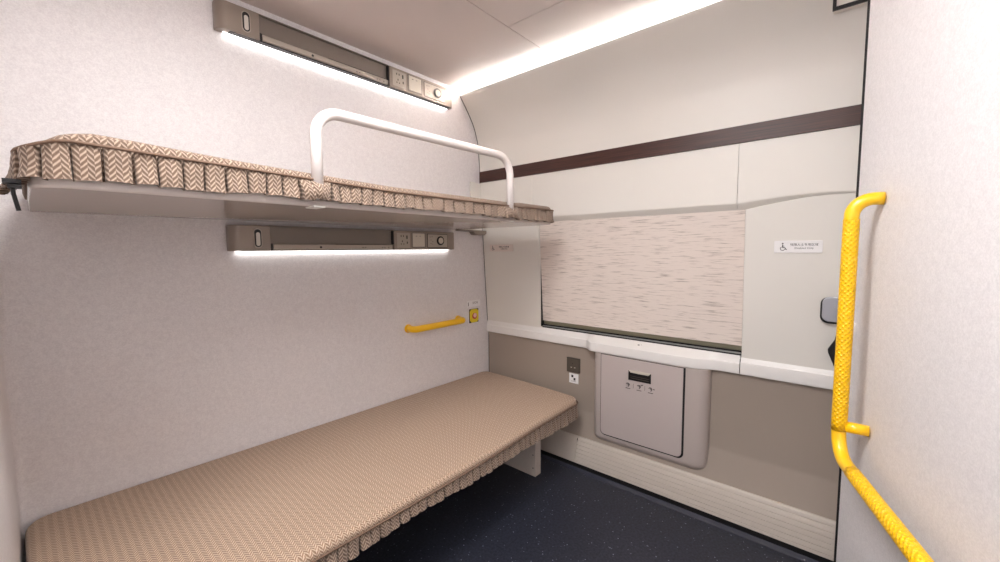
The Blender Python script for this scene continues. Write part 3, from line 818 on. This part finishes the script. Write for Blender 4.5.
# white wedge between the berth and the walnut strip
hc = thing('corner_bracket', 'white wedge-shaped bracket in the corner above the upper berth', 'bracket', (2.10, YB, 1.53))
part('wedge', prism([(2.044, 1.60), (2.215, 1.60), (2.215, 1.70), (2.150, 1.812), (2.044, 1.824)], 'y', YB-.016, YB-.0006), M['white'], hc, bevel=.004)
# ------------------------------------------------ LOWER BERTH
lb = thing('lower_berth', 'lower berth with woven chevron mattress and short pleated skirt, on panel legs', 'berth', (1.0, 1.6, 0), 'sleeping berths')
lyf = 1.172; lx0, lx1 = -.050, 2.075
def zpL(x): return .426 - .010*math.sin(max(0, min(1, (x-.4)/1.3))*PI) + .008*max(0, (x-1.4))
def ztL(x, y):
    f = max(0, min(1, (y-lyf)/.84))
    return (zpL(x)+.026)*(1-f)+f*(.468-.0115*x)+.004*math.sin(f*PI)
part('board', prism(corner_path(lx0+.01, lx1-.012, lyf+.012, YB-.002, YB-.002, .04), 'z', .358, .3725), M['legw'], lb, 'pale berth board')
cb_ = cushion(lx0, lx1+.03, lyf, YB-.002, ztL, .373, .06, .020)
for v in cb_.verts:    # the pad sits slightly askew, running longer along the wall
    fy = (v.co.y-lyf)/.85
    v.co.x += .085*fy*max(0, min(1, (v.co.x-1.4)/.7)) - .012*fy*max(0, min(1, (.3-v.co.x)/.3))
part('mattress', cb_, M['fabL'], lb, smooth=True)
spl = corner_path(lx0-.003, lx1+.034, lyf-.005, 1.35, 1.9, .06); LsL = path_len(spl)
def xl(s): return at_path(spl, LsL, s)[0]
rng = random.Random(11)
def zbL(s):
    x = xl(s); return .366+.006*math.sin(x*9)-.014*max(0, min(1, (x-1.2)/.5))
sk = part('skirt', skirt(spl, lambda s: zpL(xl(s)), zbL, lambda s: .040, rng, flare=.006), M['fabU'], lb, 'pleated chevron skirt')
solid(sk, .0018)
pp = [at_path(spl, LsL, i/120*LsL[-1])[:2] for i in range(121)]
part('piping', tube([(x, y-.003, zpL(x)+.001) for x, y in pp], .0036, 8), M['piping'], lb, 'thin brown piping', smooth=True)
for xa in (.12, 1.872):
    lg = part('leg', B(xa, xa+.056, 1.335, 1.90, 0, .358), M['legw'], lb, bevel=.002)
    for zz in (.05, .13, .21, .29):
        bm = bmesh.new(); disc(bm, (xa, 1.352, zz), (-1, 0, 0), .004, .001, 10); sub('screw', bm, M['greyink'], lg)
# ================================================================== SMALL YELLOW GRAB BAR
gb = thing('grab_bar', 'short yellow grab bar fixed level on the bed wall above the lower berth', 'grab bar', (1.68, YB, .875))
pth = fillet([(1.492, YB+.003, .868), (1.492, 1.955, .868), (1.912, 1.955, .868), (1.912, YB+.003, .868)], [.028, .028], 8)
part('bar', tube(pth, .0205, 20), M['yellow'], gb, smooth=True)
for x in (1.492, 1.912):
    bm = bmesh.new(); disc(bm, (x, YB+.001, .868), (0, -1, 0), .026, .007)
    part('wall_flange', bm, M['yellow'], gb, bevel=.001)
# ================================================================== CALL BUTTON + NOTICE
cb = thing('emergency_button', 'yellow emergency call button with red centre on the bed wall by the corner', 'call button', (2.068, YB, .82))
part('corner_frame', B(2.022, 2.114, YB-.006, YB-.0004, .823, .923), M['black'], cb, 'black frame behind the yellow plate', bevel=.002)
part('plate', prism([(2.040, .825), (2.096, .825), (2.112, .842), (2.112, .904), (2.096, .921), (2.040, .921), (2.024, .904), (2.024, .842)], 'y', YB-.009, YB-.005), M['callyellow'], cb, bevel=.001)
bm = bmesh.new(); disc(bm, (2.068, YB-.009, .872), (0, -1, 0), .022, .005); part('button_ring', bm, M['red'], cb, 'dark red ring')
bm = bmesh.new(); disc(bm, (2.068, YB-.0135, .876), (0, -1, 0), .016, .004); part('button', bm, M['pinkw'], cb, 'pale centre', bevel=.001)
nl = thing('notice_sticker', 'small white notice sticker just above the yellow emergency call button', 'sticker', (2.066, YB, .938))
part('paper', B(2.000, 2.138, YB-.002, YB-.0004, .938, .984), M['sign'], nl)
bm = bmesh.new(); tube([(2.018, YB-.0025, .972), (2.012, YB-.0025, .962), (2.018, YB-.0025, .954), (2.010, YB-.0025, .947)], .0025, 6, bm)
part('printed_mark', bm, M['ink'], nl)
bm = text_bm('SOS', .022, frame((2.085, YB-.0023, .965), (1, 0, 0), (0, 0, 1)), squash=1.5); part('lettering', bm, M['greyink'], nl)
# ================================================================== TALL YELLOW RAIL ON OBLIQUE WALL
gr = thing('grab_rail', 'tall L-shaped yellow grab rail with knurled grip on the oblique right wall', 'grab rail', (MP.x, MP.y, .75))
O = .064; R_ = .0172
pth = fillet([ob(-.004, .001, 1.478), ob(.008, O, 1.480), ob(.008, O, .748), ob(-.86, O, .742), ob(-.86, .001, .742)], [.045, .07, .04], 12)
part('tube', tube(pth, R_, 24), M['yellow'], gr, smooth=True)
part('grip', tube([ob(.008, O, 1.425), ob(.008, O, 1.424)]+[ob(.008, O, 1.42-.6*i/20) for i in range(21)], R_+.0012, 32, rfun=lambda l: R_+.0012), M['knurl'], gr, 'knurled yellow grip', smooth=True)
part('grip', tube([ob(-.10-.70*i/20, O, .748-.006*(.10+.70*i/20)/.86) for i in range(21)], R_+.0012, 32), M['knurl'], gr, 'knurled yellow grip', smooth=True)
part('wall_stub', tube([ob(.008, O-.008, .832), ob(-.006, .001, .832)], .0155, 20), M['yellow'], gr, smooth=True)
# ================================================================== COVE LIGHT AND ADDED CEILING LIGHTS
cs = thing('cove_light', 'bright white light strip along the ceiling above the window wall', 'light strip', (1.99, 1, 2.41))
part('diffuser', B(1.968, 1.992, .075, YB-.005, 2.398, 2.403), M['coveE'], cs)
part('glow_edge', B(1.953, 1.9585, .075, YB-.005, 2.380, 2.394), M['edgeE'], cs, 'glow put in along the cove lip', bevel=.001)  # weak emission puts in the bright band along the cove lip
for i, (x, y, lab) in enumerate(((.48, .62, 'unseen square ceiling light added over the compartment entrance'), (-.62, .0, 'unseen square ceiling light added farther back in the passage'))):  # unseen ceiling lamps, added out of frame to light the compartment
    cl = thing('unseen_ceiling_light', lab, 'unseen ceiling light', (x, y, ZC-.014))
    part('frame', prism(rrect(x-.30, x+.30, y-.30, y+.30, .03), 'z', ZC-.010, ZC-.0004), M['white'], cl)
    part('diffuser', prism(rrect(x-.28, x+.28, y-.28, y+.28, .03), 'z', ZC-.016, ZC-.010), M['ceilE'] if i == 0 else M['ceilE2'], cl)
# ================================================================== WORLD, CAMERA, VIEW
w = bpy.data.worlds.new('world'); S.world = w; w.use_nodes = True
w.node_tree.nodes['Background'].inputs[0].default_value = (.9, .93, 1, 1); w.node_tree.nodes['Background'].inputs[1].default_value = 0.4
cam = bpy.data.cameras.new('camera'); co = bpy.data.objects.new('camera', cam); COL.objects.link(co); S.camera = co
f_px, yaw, pitch, roll = 403.07, 0.706695, 0.0790229, -0.00793059
cam.sensor_width = 36; cam.lens = 36*f_px/1000; cam.clip_start = .01
cy, sy = math.cos(yaw), math.sin(yaw); cp, sp_ = math.cos(pitch), math.sin(pitch); cr, sr = math.cos(roll), math.sin(roll)
fw = Vector((cy, sy, 0)); rt = Vector((sy, -cy, 0)); u_ = Vector((0, 0, 1))
f2 = cp*fw-sp_*u_; u2 = cp*u_+sp_*fw; r3 = cr*rt+sr*u2; u3 = cr*u2-sr*rt
mw = Matrix(((r3.x, u3.x, -f2.x, 0), (r3.y, u3.y, -f2.y, 0), (r3.z, u3.z, -f2.z, 1.35), (0, 0, 0, 1)))
co.matrix_world = mw
S.view_settings.view_transform = 'Standard'; S.view_settings.look = 'None'; S.view_settings.gamma = 1
S.view_settings.use_curve_mapping = False
S.view_settings.exposure = 1.68
S.cycles.max_bounces = 10; S.cycles.diffuse_bounces = 6
